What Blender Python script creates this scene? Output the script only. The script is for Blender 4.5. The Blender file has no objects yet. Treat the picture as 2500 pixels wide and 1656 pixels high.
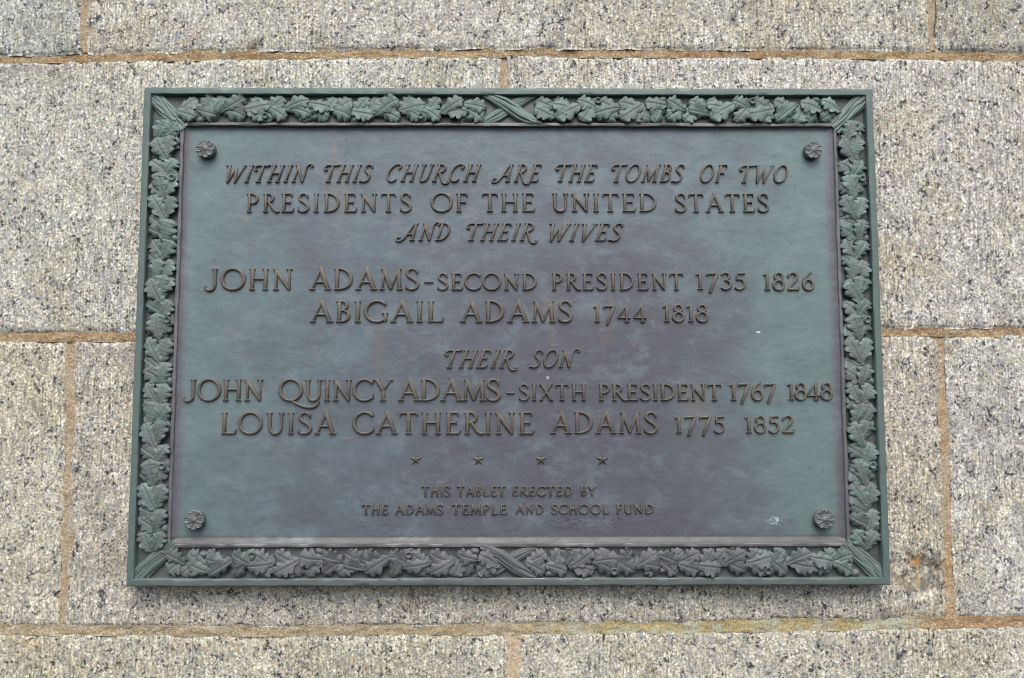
import bpy, math, random
import numpy as np
from mathutils import Vector, Matrix
R = math.radians
random.seed(7)

# ------------------------------------------------------------------ camera
F_PX = 1944.0                       # focal length in pixels of the 2500 px wide photograph (27 mm equivalent)
PITCH, YAW, ROLL = 0.07849, 0.00689, -0.00056
CAM = Vector((-0.0038, -1.00423, -0.08703))
fwd = Vector((math.sin(YAW)*math.cos(PITCH), math.cos(YAW)*math.cos(PITCH), math.sin(PITCH)))
rt0 = Vector((math.cos(YAW), -math.sin(YAW), 0))
up0 = rt0.cross(fwd)
rt = rt0*math.cos(ROLL) + up0*math.sin(ROLL)
up = -rt0*math.sin(ROLL) + up0*math.cos(ROLL)
scene = bpy.context.scene
cd = bpy.data.cameras.new('camera'); cam = bpy.data.objects.new('camera', cd)
scene.collection.objects.link(cam); scene.camera = cam
cd.sensor_width = 36; cd.lens = 36*F_PX/2500; cd.clip_start = .01; cd.clip_end = 2000
m = Matrix((rt, up, -fwd)).transposed().to_4x4(); m.translation = CAM
cam.matrix_world = m

# ------------------------------------------------------------------ light
SUN_EL, SUN_AZ = 54, -8             # a veiled sun, high and in front of the wall, a little to the left
w = bpy.data.worlds.new('World'); scene.world = w; w.use_nodes = True
nt = w.node_tree
sky = nt.nodes.new('ShaderNodeTexSky'); sky.sky_type = 'NISHITA'; sky.sun_disc = False
sky.sun_elevation = R(SUN_EL); sky.sun_rotation = R(180+SUN_AZ)
sky.air_density = 1.0; sky.dust_density = 4.0; sky.ozone_density = 1.0
bg = nt.nodes['Background']; bg.inputs['Strength'].default_value = 0.13
nt.links.new(sky.outputs[0], bg.inputs[0])
sl = bpy.data.lights.new('sun', 'SUN'); sun = bpy.data.objects.new('sun', sl)
scene.collection.objects.link(sun)
sl.energy = 1.4; sl.angle = R(40); sl.color = (1.0, .95, .88)
sd = Vector((math.sin(R(SUN_AZ))*math.cos(R(SUN_EL)), -math.cos(R(SUN_AZ))*math.cos(R(SUN_EL)), math.sin(R(SUN_EL))))
sun.rotation_euler = sd.to_track_quat('Z', 'Y').to_euler()
scene.view_settings.view_transform = 'Standard'; scene.view_settings.look = 'None'
scene.view_settings.gamma = 1; scene.view_settings.exposure = 0.74
scene.cycles.pixel_filter_type = 'BLACKMAN_HARRIS'; scene.cycles.filter_width = 1.15

# ------------------------------------------------------------------ measuring
def P(px, py, h=0.0):
    """point of the plane h metres in front of the wall seen at that pixel of the photograph -> (x, z)"""
    d = fwd*F_PX + rt*(px-1250) + up*(828-py)
    t = (-h - CAM.y)/d.y
    q = CAM + d*t
    return q.x, q.z
def PA(px, py, h=0.0):
    px = np.asarray(px, float); py = np.asarray(py, float)
    dx = fwd.x*F_PX + rt.x*(px-1250) + up.x*(828-py)
    dy = fwd.y*F_PX + rt.y*(px-1250) + up.y*(828-py)
    dz = fwd.z*F_PX + rt.z*(px-1250) + up.z*(828-py)
    t = (-h-CAM.y)/dy
    return CAM.x+dx*t, CAM.z+dz*t
def _h(ix, iy, s):
    n = (ix.astype(np.int64)*374761393 + iy.astype(np.int64)*668265263 + s*1274126177) & 0xffffffff
    n = ((n ^ (n >> 13))*1103515245) & 0xffffffff
    n = ((n ^ (n >> 16))*2654435761) & 0xffffffff
    return (n ^ (n >> 15))/4294967295.0*2-1
def vn(x, y, s=0):
    x = np.asarray(x, float); y = np.asarray(y, float)
    ix = np.floor(x); iy = np.floor(y); fx = x-ix; fy = y-iy
    fx = fx*fx*(3-2*fx); fy = fy*fy*(3-2*fy)
    a = _h(ix, iy, s); b = _h(ix+1, iy, s); c = _h(ix, iy+1, s); d = _h(ix+1, iy+1, s)
    return (a*(1-fx)+b*fx)*(1-fy) + (c*(1-fx)+d*fx)*fy
def fbm(x, y, s=0, o=3):
    r = 0; a = 1
    for k in range(o):
        r = r + a*vn(x*2**k, y*2**k, s+k*17); a *= .5
    return r

# ------------------------------------------------------------------ node helpers
class M:
    def __init__(s, name):
        s.m = bpy.data.materials.new(name); s.m.use_nodes = True
        s.t = s.m.node_tree; s.b = s.t.nodes['Principled BSDF']
        s.pos = s.n('ShaderNodeNewGeometry').outputs['Position']
    def n(s, typ, **k):
        o = s.t.nodes.new(typ)
        for a, v in k.items(): setattr(o, a, v)
        return o
    def put(s, sock, v):
        if hasattr(v, 'is_output'): s.t.links.new(v, sock)
        elif v is not None:
            if isinstance(v, tuple) and len(v) == 3 and sock.type == 'RGBA': v = v+(1,)
            sock.default_value = v
    def math(s, op, a, b=None, c=None, clamp=False):
        o = s.n('ShaderNodeMath', operation=op, use_clamp=clamp)
        for i, v in enumerate((a, b, c)):
            if v is not None: s.put(o.inputs[i], v)
        return o.outputs[0]
    def map(s, scale, rot=(0, 0, 0), v=None):
        o = s.n('ShaderNodeMapping'); s.put(o.inputs[0], v or s.pos)
        o.inputs['Scale'].default_value = scale; o.inputs['Rotation'].default_value = rot
        return o.outputs[0]
    def noise(s, scale, detail=3, rough=.55, v=None, dist=0, out=0):
        o = s.n('ShaderNodeTexNoise'); s.put(o.inputs['Vector'], v or s.pos)
        o.inputs['Scale'].default_value = scale; o.inputs['Detail'].default_value = detail
        o.inputs['Roughness'].default_value = rough; o.inputs['Distortion'].default_value = dist
        return o.outputs[out]
    def vor(s, scale, v=None, feature='F1', out='Color'):
        o = s.n('ShaderNodeTexVoronoi', feature=feature); s.put(o.inputs['Vector'], v or s.pos)
        o.inputs['Scale'].default_value = scale
        return o.outputs[out]
    def ramp(s, f, stops, mode='LINEAR'):
        o = s.n('ShaderNodeValToRGB'); s.put(o.inputs[0], f); cr = o.color_ramp; cr.interpolation = mode
        while len(cr.elements) < len(stops): cr.elements.new(.5)
        for e, (p, c) in zip(cr.elements, stops):
            e.position = p; e.color = (c, c, c, 1) if not isinstance(c, tuple) else c+(1,)
        return o.outputs[0]
    def sm(s, v, a, b):             # smooth step a..b -> 0..1
        o = s.n('ShaderNodeMapRange', interpolation_type='SMOOTHSTEP'); s.put(o.inputs[0], v)
        o.inputs[1].default_value = a; o.inputs[2].default_value = b
        return o.outputs[0]
    def mix(s, f, a, b, mode='MIX'):
        o = s.n('ShaderNodeMix', data_type='RGBA', blend_type=mode)
        s.put(o.inputs[0], f); s.put(o.inputs[6], a); s.put(o.inputs[7], b)
        return o.outputs[2]
    def bump(s, h, strength, dist, nrm=None):
        o = s.n('ShaderNodeBump'); s.put(o.inputs['Height'], h)
        o.inputs['Strength'].default_value = strength; o.inputs['Distance'].default_value = dist
        if nrm: s.put(o.inputs['Normal'], nrm)
        return o.outputs[0]
    def done(s, col, rough, nrm=None, spec=.5, metal=0.):
        s.put(s.b.inputs['Base Color'], col); s.put(s.b.inputs['Roughness'], rough)
        if nrm: s.put(s.b.inputs['Normal'], nrm)
        s.b.inputs['Specular IOR Level'].default_value = spec; s.put(s.b.inputs['Metallic'], metal)
        return s.m

def mat_granite():
    g = M('granite')
    warp = g.noise(420, 2, .5, out=1)
    wv = g.n('ShaderNodeVectorMath', operation='SCALE'); g.put(wv.inputs[0], warp); wv.inputs[3].default_value = .0042
    ad = g.n('ShaderNodeVectorMath', operation='ADD'); g.put(ad.inputs[0], g.pos); g.put(ad.inputs[1], wv.outputs[0])
    p = g.map((1, 1, .88), v=ad.outputs[0])
    cell = g.vor(500, p); big = g.vor(210, p)
    sp = g.n('ShaderNodeSeparateColor'); g.put(sp.inputs[0], cell)
    sb = g.n('ShaderNodeSeparateColor'); g.put(sb.inputs[0], big)
    oi = g.n('ShaderNodeObjectInfo')
    region = g.noise(22, 3, .6)
    f = g.math('MULTIPLY_ADD', g.math('SUBTRACT', g.noise(360, 3, .7, v=p), .5), 1.9, g.math('MULTIPLY_ADD', sp.outputs[0], .42, .30))
    f = g.math('ADD', f, g.math('MULTIPLY', g.math('SUBTRACT', region, .5), .5))
    f = g.math('ADD', f, g.math('MULTIPLY', g.math('SUBTRACT', g.noise(520, 2, .6), .5), .6))
    base = g.ramp(f, [(0.0, (.07, .078, .09)), (.18, (.19, .195, .20)), (.36, (.38, .36, .315)),
                      (.55, (.52, .505, .455)), (.74, (.70, .69, .655)), (.95, (.98, .98, .96))])
    # cream and ochre feldspar, blue grey quartz
    base = g.mix(g.math('MULTIPLY', g.sm(sb.outputs[1], .70, .80), .36), base, (.50, .42, .27), 'MIX')
    base = g.mix(g.math('MULTIPLY', g.sm(sb.outputs[2], .74, .84), .5), base, (.27, .29, .33), 'MIX')
    # black mica: small flecks that gather in clumps
    mica = g.noise(250, 3, .7, v=p); clump = g.noise(55, 3, .6)
    mk = g.sm(g.math('ADD', mica, g.math('MULTIPLY', clump, .5)), .845, .875)
    base = g.mix(g.math('MULTIPLY', mk, .93), base, (.022, .027, .045))
    fine = g.sm(g.noise(480, 2, .6, v=p), .60, .65)
    base = g.mix(g.math('MULTIPLY', fine, .72), base, (.09, .085, .09))
    # tooling drag lines run down the face
    tool = g.noise(1, 3, .6, v=g.map((360, 60, 38)))
    base = g.mix(g.sm(g.noise(7, 3), .30, .60), base, g.ramp(tool, [(.34, .60), (.5, 1.0), (.66, 1.34)]), 'MULTIPLY')
    # weathering
    cloud = g.noise(6.5, 5, .65)
    base = g.mix(g.math('MULTIPLY', g.sm(cloud, .46, .66), .5), base, (.84, .79, .64), 'MULTIPLY')
    grey = g.noise(9, 5, .65, v=g.map((1, 1, .35)))
    base = g.mix(g.math('MULTIPLY', g.sm(grey, .52, .72), .5), base, (.62, .63, .66), 'MULTIPLY')
    base = g.mix(1, base, oi.outputs['Color'], 'MULTIPLY'); base = g.mix(1, base, (.97, 1.0, 1.05), 'MULTIPLY')
    # soaked grime and ochre in the broken patch: painted weights of the block
    at = g.n('ShaderNodeAttribute', attribute_name='stain')
    ss = g.n('ShaderNodeSeparateColor'); g.put(ss.inputs[0], at.outputs['Color'])
    base = g.mix(ss.outputs[0], base, (.09, .085, .08))
    base = g.mix(ss.outputs[1], base, (.46, .27, .09))
    hgt = g.math('ADD', g.math('MULTIPLY', sp.outputs[0], .6), g.math('ADD', g.noise(900, 2), g.math('MULTIPLY', tool, 1.4)))
    return g.done(base, .82, g.bump(hgt, .45, .0010), spec=.25)

def mat_mortar(name, ca, cb, cc, speck=.5, foot=False):
    g = M(name)
    a = g.noise(40, 5, .65)
    col = g.mix(g.sm(a, .38, .62), ca, cb)
    if foot:
        sx = g.n('ShaderNodeSeparateXYZ'); g.put(sx.inputs[0], g.pos)
        xx = g.math('ADD', sx.outputs[0], g.math('MULTIPLY', g.math('SUBTRACT', g.noise(14, 4, .6), .5), .22))
        li = g.mix(g.sm(g.noise(30, 4, .6), .42, .58), (.40, .33, .15), (.40, .43, .33))
        col = g.mix(g.math('MULTIPLY', g.sm(xx, -.04, .14), g.sm(g.noise(17, 4, .6), .28, .44)), col, li)
        col = g.mix(g.sm(xx, .47, .55), col, (.33, .22, .12))
    sand = g.vor(560); s3 = g.n('ShaderNodeSeparateColor'); g.put(s3.inputs[0], sand)
    col = g.mix(g.math('MULTIPLY', g.sm(s3.outputs[0], .7, .95), speck), col, cc)
    col = g.mix(g.math('MULTIPLY', g.sm(s3.outputs[1], .72, .95), .55), col, tuple(c*.35 for c in ca))
    return g.done(col, .9, g.bump(g.math('ADD', s3.outputs[2], g.noise(600, 2)), 1.0, .0014), spec=.2)

T = .024                                   # the rim stands 24 mm off the stone
PX0 = (P(351, 212, T)[0]+P(305.5, 1434, T)[0])/2; PX1 = (P(2132, 215.5, T)[0]+P(2176.5, 1429.5, T)[0])/2
PZ0 = (P(305.5, 1434, T)[1]+P(2176.5, 1429.5, T)[1])/2; PZ1 = (P(351, 212, T)[1]+P(2132, 215.5, T)[1])/2
def mat_bronze(kind):
    g = M('bronze_' + kind)
    sx = g.n('ShaderNodeSeparateXYZ'); g.put(sx.inputs[0], g.pos); X, Z = sx.outputs[0], sx.outputs[2]
    n1 = g.noise(4.2, 5, .6, dist=.4); n2 = g.noise(14, 5, .62, v=g.map((1, 1, 1.7), (0, R(18), 0)))
    n3 = g.noise(60, 4, .6, v=g.map((.6, 1, 2.2), (0, R(20), 0)))
    green, blue, purple = (.130, .208, .204), (.108, .152, .178), (.084, .089, .115)
    if kind == 'field':
        # verdigris gathers along the two sides, the middle and the foot stay slate and plum
        ax = g.math('ABSOLUTE', g.math('SUBTRACT', X, -.02))
        side = g.sm(g.math('ADD', ax, g.math('MULTIPLY', g.math('SUBTRACT', n1, .5), .34)), .20, .42)
        toph = g.sm(g.math('ADD', Z, g.math('MULTIPLY', g.math('SUBTRACT', n2, .5), .22)), -.02, .24)
        midl = g.sm(g.math('ADD', X, g.math('MULTIPLY', g.math('SUBTRACT', n1, .5), .5)), .10, -.25)
        k = g.math('MAXIMUM', g.math('MULTIPLY', toph, .75), g.math('MULTIPLY', midl, .65))
        k = g.math('ADD', k, g.math('MULTIPLY', g.math('SUBTRACT', n2, .5), 1.5), clamp=True)
        col = g.mix(k, purple, blue)
        col = g.mix(g.math('MULTIPLY', side, .75), col, green)
        # plum band in the hollow next to the moulding, ash ledge at the foot
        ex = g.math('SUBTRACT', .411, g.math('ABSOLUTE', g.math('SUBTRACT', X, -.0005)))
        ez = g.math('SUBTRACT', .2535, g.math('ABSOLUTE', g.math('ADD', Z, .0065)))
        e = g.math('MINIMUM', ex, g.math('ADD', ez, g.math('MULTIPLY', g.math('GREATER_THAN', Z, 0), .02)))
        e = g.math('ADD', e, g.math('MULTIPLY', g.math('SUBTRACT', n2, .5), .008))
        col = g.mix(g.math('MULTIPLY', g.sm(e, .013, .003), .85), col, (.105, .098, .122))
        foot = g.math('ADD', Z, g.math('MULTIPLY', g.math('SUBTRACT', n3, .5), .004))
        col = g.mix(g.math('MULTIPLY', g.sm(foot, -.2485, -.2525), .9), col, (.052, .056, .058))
        mot = g.noise(30, 6, .72, v=g.map((.9, 1, 1.25), (0, R(24), 0)), dist=.3)
        col = g.mix(g.math('MULTIPLY', g.sm(mot, .47, .68), .45), col, (.165, .220, .245))
        col = g.mix(g.math('MULTIPLY', g.sm(mot, .50, .30), .45), col, (.078, .084, .102))
        # brown tan stains drifting down from the lettering
        st = g.noise(1, 5, .65, v=g.map((26, 26, 7)))
        inner = g.sm(ax, .36, .2)
        col = g.mix(g.math('MULTIPLY', g.math('MULTIPLY', g.sm(st, .60, .74), .36), inner), col, (.20, .155, .125))
        # small pits, rust points and lime specks
        pit = g.sm(g.noise(260, 2, .5), .735, .76)
        col = g.mix(g.math('MULTIPLY', pit, .8), col, (.04, .045, .05))
        scr = g.sm(g.noise(1, 2, .5, v=g.map((55, 100, 420), (0, R(12), 0))), .71, .76)
        col = g.mix(g.math('MULTIPLY', scr, .5), col, (.055, .06, .065))
        rust = g.math('MULTIPLY', g.sm(g.noise(170, 2, .5), .70, .76), g.sm(g.noise(9, 2), .5, .6))
        col = g.mix(g.math('MULTIPLY', rust, .85), col, (.30, .15, .05))
        # marks with a place of their own: lime splash, paint flecks, rust run, blue spot, rubbed black scrawl
        def spot(px, py, rx, ry, c, amt, nz=120, amp=4.0, soft=.5, gate=None):
            cx_, cz_ = P(px, py, .015); k_ = .000494
            a_ = g.math('DIVIDE', g.math('SUBTRACT', X, cx_), rx*k_); b_ = g.math('DIVIDE', g.math('SUBTRACT', Z, cz_), ry*k_)
            q = g.math('ADD', g.math('MULTIPLY', a_, a_), g.math('MULTIPLY', b_, b_))
            nn = g.noise(nz, 4, .7)
            m_ = g.sm(g.math('ADD', q, g.math('MULTIPLY', g.math('SUBTRACT', nn, .5), amp)), 1.0+soft, 1.0-soft)
            if gate: m_ = g.math('MULTIPLY', m_, gate)
            return g.mix(g.math('MULTIPLY', m_, amt), col, c)
        sp_ = g.sm(g.noise(420, 3, .6), .50, .58)
        col = spot(1896, 1268, 8, 6, (.45, .55, .62), .7, 190, 9)
        col = spot(1896, 1268, 20, 12, (.36, .46, .52), .7, 110, 10, gate=sp_)
        col = spot(1851, 811, 6, 2.2, (.62, .68, .70), .9, 60)
        col = spot(1337, 922, 4.5, 5, (.30, .42, .46), .9, 60)
        col = spot(600, 535, 3, 5, (.36, .17, .05), 1, 80); col = spot(597, 552, 3, 10, (.20, .17, .13), .5, 200)
        col = spot(559, 809, 3, 3, (.33, .17, .06), 1, 80); col = spot(554, 717, 2, 2, (.33, .17, .06), 1, 80)
        gate = g.sm(g.math('ABSOLUTE', g.math('SUBTRACT', g.noise(75, 3, .6, v=g.map((1, 1, 1.8), (0, R(-30), 0))), .5)), .022, .010)
        gate = g.math('MULTIPLY', gate, g.sm(g.noise(480, 2, .6), .42, .50))
        col = spot(1450, 1278, 120, 16, (.018, .02, .03), .9, 40, gate=gate)
        col = spot(880, 1284, 30, 10, (.018, .02, .03), .9, 60, gate=gate); col = spot(950, 1290, 40, 12, (.018, .02, .03), .8, 60, gate=gate)
        col = spot(925, 855, 16, 80, (.13, .12, .115), .4, 60); col = spot(1385, 575, 12, 60, (.14, .13, .135), .3, 60)
    elif kind == 'rim':
        k = g.sm(g.math('ADD', Z, g.math('MULTIPLY', g.math('SUBTRACT', n2, .5), .5)), -.33, -.02)
        kx = g.sm(g.math('ABSOLUTE', X), .33, .45)
        col = g.mix(g.math('MAXIMUM', k, kx), (.105, .128, .134), (.094, .140, .131))
        col = g.mix(g.math('MULTIPLY', g.sm(n3, .5, .7), .4), col, (.120, .165, .155))
    elif kind == 'bead':
        col = g.mix(g.sm(n2, .35, .65), (.104, .107, .116), (.134, .138, .146))
    elif kind == 'ground':
        col = g.mix(g.sm(n2, .35, .65), (.066, .072, .078), (.088, .108, .106))
    elif kind == 'leaf':
        oi = g.n('ShaderNodeObjectInfo')
        zt = g.math('ADD', Z, g.math('MULTIPLY', g.math('SUBTRACT', n2, .5), .35))
        kx = g.sm(g.math('ADD', g.math('ABSOLUTE', X), g.math('MULTIPLY', g.math('SUBTRACT', n2, .5), .3)), .28, .44)
        k = g.math('MAXIMUM', g.sm(zt, -.2, .18), g.math('MULTIPLY', kx, .8))
        col = g.mix(k, (.096, .110, .120), (.116, .172, .160))
        col = g.mix(g.math('MULTIPLY', g.sm(n3, .48, .66), .6), col, (.135, .132, .145))
        col = g.mix(1, col, g.ramp(oi.outputs['Random'], [(0, .85), (1, 1.1)]), 'MULTIPLY')
        vg = g.math('MULTIPLY', g.sm(g.noise(130, 2), .68, .75), g.sm(g.noise(8, 2), .54, .62))
        col = g.mix(g.math('MULTIPLY', vg, .6), col, (.20, .36, .31))
        rs = g.math('MULTIPLY', g.sm(g.noise(110, 2), .64, .72), g.sm(g.noise(11, 2), .60, .66))
        col = g.mix(g.math('MULTIPLY', rs, .7), col, (.26, .14, .07))
    elif kind == 'rosette':
        col = g.mix(g.sm(n3, .4, .6), (.085, .105, .105), (.135, .150, .150))
    elif kind == 'letter':
        col = g.mix(g.sm(n2, .35, .68), (.090, .083, .073), (.112, .099, .078))
        col = g.mix(g.math('MULTIPLY', g.sm(n3, .5, .7), .35), col, (.115, .118, .12))
    rough = g.ramp(n3, [(.3, .55), (.7, .72)] if kind == 'leaf' else [(.3, .42), (.7, .58)])
    h = g.math('ADD', g.math('MULTIPLY', g.noise(1, 4, .6, v=g.map((58, 60, 105), (0, R(20), 0))), 1.0), g.math('MULTIPLY', g.noise(600, 2), .18))
    return g.done(col, rough, g.bump(h, {'leaf': .75, 'field': .48}.get(kind, .5), .0010), spec=.55, metal=.12)

MAT = {k: mat_bronze(k) for k in ('field', 'rim', 'bead', 'ground', 'leaf', 'rosette', 'letter')}
GRAN = mat_granite()
MORT = {'rust': mat_mortar('mortar_rust', (.27, .185, .105), (.38, .30, .19), (.60, .48, .30), .7),
        'tan': mat_mortar('mortar_tan', (.37, .29, .19), (.42, .36, .26), (.64, .55, .42), .7),
        'orange': mat_mortar('mortar_orange', (.40, .28, .16), (.41, .35, .26), (.66, .52, .36), .7),
        'pale': mat_mortar('mortar_pale', (.52, .42, .29), (.57, .48, .35), (.66, .58, .45)),
        'foot': mat_mortar('mortar_foot', (.34, .28, .18), (.39, .34, .24), (.56, .52, .38), .7, True)}

# ------------------------------------------------------------------ object helpers
def mesh(name, v, f, smooth=True, sharp=None):
    me = bpy.data.meshes.new(name)
    me.from_pydata(v if isinstance(v, list) else v.tolist(), [], f if isinstance(f, list) else f.tolist())
    me.validate(); me.update()
    if smooth: me.shade_smooth()
    if sharp: me.set_sharp_from_angle(angle=R(sharp))
    return me
def part(name, me, mat, parent, mw=None, label=None, kind=None):
    o = bpy.data.objects.new(name, me); scene.collection.objects.link(o)
    if mat and not me.materials: me.materials.append(mat)
    o.parent = parent; o.matrix_parent_inverse = WORLD[parent.name].inverted()
    o.matrix_basis = mw or Matrix.Identity(4)
    WORLD[o.name] = o.matrix_basis.copy()
    if label: o['label'] = label
    if kind: o['kind'] = kind
    return o
WORLD = {}
def thing(name, label, cat, loc):
    o = bpy.data.objects.new(name, None); scene.collection.objects.link(o); o.location = loc
    o['label'] = label; o['category'] = cat; o.empty_display_size = .05
    WORLD[o.name] = Matrix.Translation(loc); return o
def gridfaces(nu, nv, off=0):
    i, j = np.meshgrid(np.arange(nu-1), np.arange(nv-1), indexing='ij')
    a = (i*nv+j).ravel()+off
    return np.stack([a, a+1, a+nv+1, a+nv], 1)
def frame_at(x, z, h, ang=0, tilt=0, s=(1, 1, 1)):
    """local X,Y lie in the wall, local Z comes out of it"""
    B = Matrix(((1, 0, 0, 0), (0, 0, -1, 0), (0, 1, 0, 0), (0, 0, 0, 1)))
    return (Matrix.Translation((x, -h, z)) @ B @ Matrix.Rotation(ang, 4, 'Z') @ Matrix.Rotation(tilt, 4, 'Y')
            @ Matrix.Diagonal((s[0], s[1], s[2], 1)))

# ------------------------------------------------------------------ granite wall
wall = thing('granite_wall', 'coursed wall of speckled grey and cream granite blocks with sandy mortar joints behind the bronze tablet', 'wall', (0, .1, -.75))
def lin(pts):
    xs, ys = zip(*pts); return lambda x: np.interp(x, xs, ys)
L0, L1_, T0, B0 = -330, 2830, -330, 1990
H1t = lin([(L0, 141), (0, 137), (250, 130), (600, 124), (1231, 119), (1800, 121), (2280, 125), (2500, 130), (L1_, 134)])
H1b = lin([(L0, 157), (0, 153), (250, 147), (600, 143), (1231, 136), (1800, 138), (2280, 142), (2500, 148), (L1_, 152)])
H2t = lin([(L0, 817), (0, 816), (330, 814), (2150, 801), (2500, 803), (L1_, 804)])
H2b = lin([(L0, 833), (0, 832), (330, 831), (2150, 817), (2500, 819), (L1_, 820)])
H3t = lin([(L0, 1526), (0, 1529), (600, 1533), (1250, 1526), (1900, 1518), (2180, 1515), (2250, 1505), (2300, 1513), (2340, 1507), (2500, 1508), (L1_, 1509)])
H3b = lin([(L0, 1545), (0, 1548), (600, 1552), (1250, 1547), (1900, 1540), (2300, 1531), (2500, 1527), (L1_, 1526)])
top_ = lin([(L0, T0), (L1_, T0)]); bot_ = lin([(L0, B0), (L1_, B0)])
def sstep(x): x = np.clip(x, 0, 1); return x*x*(3-2*x)
def block(ft, fb, lt, lb, rt_, rb, tint, seed, stains=(), bites=()):
    wpx = max(rt_, rb)-min(lt, lb); step = 5.0
    nu = int(wpx/step)+1; ymid = (ft((lt+rt_)/2)+fb((lt+rt_)/2))/2
    nv = int((fb((lt+rt_)/2)-ft((lt+rt_)/2))/step)+1
    u, v = np.meshgrid(np.linspace(0, 1, nu), np.linspace(0, 1, nv), indexing='ij')
    xl = lt+(lb-lt)*v; xr = rt_+(rb-rt_)*v; x = xl+(xr-xl)*u
    y = ft(x)+(fb(x)-ft(x))*v
    dl, dr, dt, db = (x-xl), (xr-x), (y-ft(x)), (fb(x)-y)
    fall = lambda d: np.exp(-np.maximum(d, 0)/16.)
    wob = lambda c, s: 2.2*fbm(c/34., c*0+s, seed+int(s)) + .9*vn(c/9., c*0+s, seed+5)
    x2 = x + (wob(y, 3)-.5)*fall(dl) - (wob(y, 11)-.5)*fall(dr)
    y2 = y + (wob(x, 21)-.8)*fall(dt) - (wob(x, 31)-.8)*fall(db)
    for (cy, hy, dp) in bites: x2 = x2 + dp*np.exp(-((y-cy)/hy)**4)*(1+.35*fbm(y/9, y*0, seed+2))*fall(dl)
    X, Z = PA(x2, y2)
    d = np.minimum(np.minimum(dl, dr), np.minimum(dt, db)).clip(0)*.00049
    rr = .0032+.0018*fbm(x/60, y/60, seed+9)
    h = -np.abs(rr)*np.exp(-d/.0022) + .0009*fbm(x/150, y/150, seed) + .00045*fbm(x/9., y/60., seed+3) + .0003*vn(x/5, y/5, seed+4)
    # chips along the arrises
    chip = np.clip(fbm(x/28, y/28, seed+40)-.55, 0, 1)*np.exp(-d/.006)
    h -= .010*chip
    st = np.zeros((nu, nv, 4)); st[..., 3] = 1
    for (kind, cx, cy, rx, ry, amt) in stains:
        q = np.hypot((x-cx)/rx, (y-cy)/ry) + .45*fbm(x/24, y/24, seed+7)
        m_ = sstep(1.35-q)*amt
        if kind == 'dent': h -= .0055*m_
        elif kind == 'grime': st[..., 0] = np.maximum(st[..., 0], m_*sstep(.55+.8*fbm(x/14, y/14, seed+3)))
        elif kind == 'ochre': st[..., 1] = np.maximum(st[..., 1], m_*sstep(.4+.9*fbm(x/12, y/12, seed+8)))
        elif kind[0] == 'crack':
            pts = kind[1]; dm = np.full(x.shape, 1e9)
            for (ax, ay), (bx, by) in zip(pts[:-1], pts[1:]):
                t = np.clip(((x-ax)*(bx-ax)+(y-ay)*(by-ay))/((bx-ax)**2+(by-ay)**2), 0, 1)
                dm = np.minimum(dm, np.hypot(x-ax-t*(bx-ax), y-ay-t*(by-ay)))
            c = np.exp(-(dm/cx)**2)*amt
            h -= .004*c; st[..., 0] = np.maximum(st[..., 0], c*.85)
    v3 = np.stack([X, -h, Z], -1).reshape(-1, 3)
    f = gridfaces(nu, nv)
    # returns: the four sides run back into the wall
    n0 = len(v3); ring = [i*nv for i in range(nu)] + [(nu-1)*nv+j for j in range(1, nv)] + [i*nv+nv-1 for i in range(nu-2, -1, -1)] + [j for j in range(nv-2, 0, -1)]
    rv = v3[ring].copy(); rv[:, 1] = .10
    k = len(ring); a = np.array(ring); b = np.roll(a, -1); c = n0+np.arange(k); e = np.roll(c, -1)
    f = np.concatenate([f, np.stack([a, c, e, b], 1)])
    v3 = np.concatenate([v3, rv])
    c0 = v3[:n0].mean(0); v3 = v3-c0
    me = mesh('stone_block', v3, f[:, ::-1])
    at = me.color_attributes.new('stain', 'FLOAT_COLOR', 'POINT')
    s4 = np.zeros((len(v3), 4)); s4[:n0] = st.reshape(-1, 4); s4[:, 3] = 1
    at.data.foreach_set('color', s4.ravel())
    o = part('stone_block', me, GRAN, wall, Matrix.Translation(Vector(c0.tolist())))
    o.color = tint+(1,)
    return o
CR1 = ('crack', [(309, 148), (313, 158), (320, 166), (328, 172), (333, 184)])
CR2 = ('crack', [(2293, 1352), (2291, 1380), (2287, 1412), (2281, 1444)])
block(top_, H1t, L0, L0, 201, 196, (.88, .93, .90), 11)
block(top_, H1t, 216, 212, 2269, 2271, (.99, .985, .92), 12)
block(top_, H1t, 2286, 2286, L1_, L1_, (.80, .80, .74), 13)
block(H1b, H2t, L0, L0, 1223, 1223, (.98, .99, .92), 14, [(CR1, 1.6, 0, 0, 0, 1), ('grime', 40, 168, 60, 16, .45), ('grime', 300, 165, 40, 16, .3), ('grime', 60, 800, 160, 16, .35)])
block(H1b, H2t, 1240, 1240, L1_, L1_, (1.0, .99, .94), 15)
block(H2b, H3t, L0, L0, 162, 143, (1.0, .98, .86), 16)
block(H2b, H3t, 180, 159, 2290, 2314, (.93, .90, .81), 17,
      [('dent', 2290-40, 1410, 50, 60, 1), ('grime', 2262, 1400, 60, 66, .55), ('ochre', 2248, 1378, 38, 22, .75), ('ochre', 2238, 1424, 34, 12, .7),
       (CR2, 1.5, 0, 0, 0, 1), ('grime', 2230, 1500, 80, 20, .5), ('grime', 240, 1330, 60, 120, .32), ('dent', 232, 1290, 30, 50, .4), ('grime', 250, 860, 90, 25, .3)], bites=[(1322, 46, 9.5), (1200, 30, 4)])
block(H2b, H3t, 2307, 2335, L1_, L1_, (1.02, 1.02, .97), 18, [('grime', 2360, 1490, 60, 26, .3)])
block(H3b, bot_, L0, L0, 1238, 1241, (.96, .945, .82), 19, [('ochre', 60, 1572, 90, 16, .3), ('ochre', 520, 1580, 160, 14, .25)])
block(H3b, bot_, 1266, 1264, L1_, L1_, (.97, .955, .85), 20)

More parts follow.
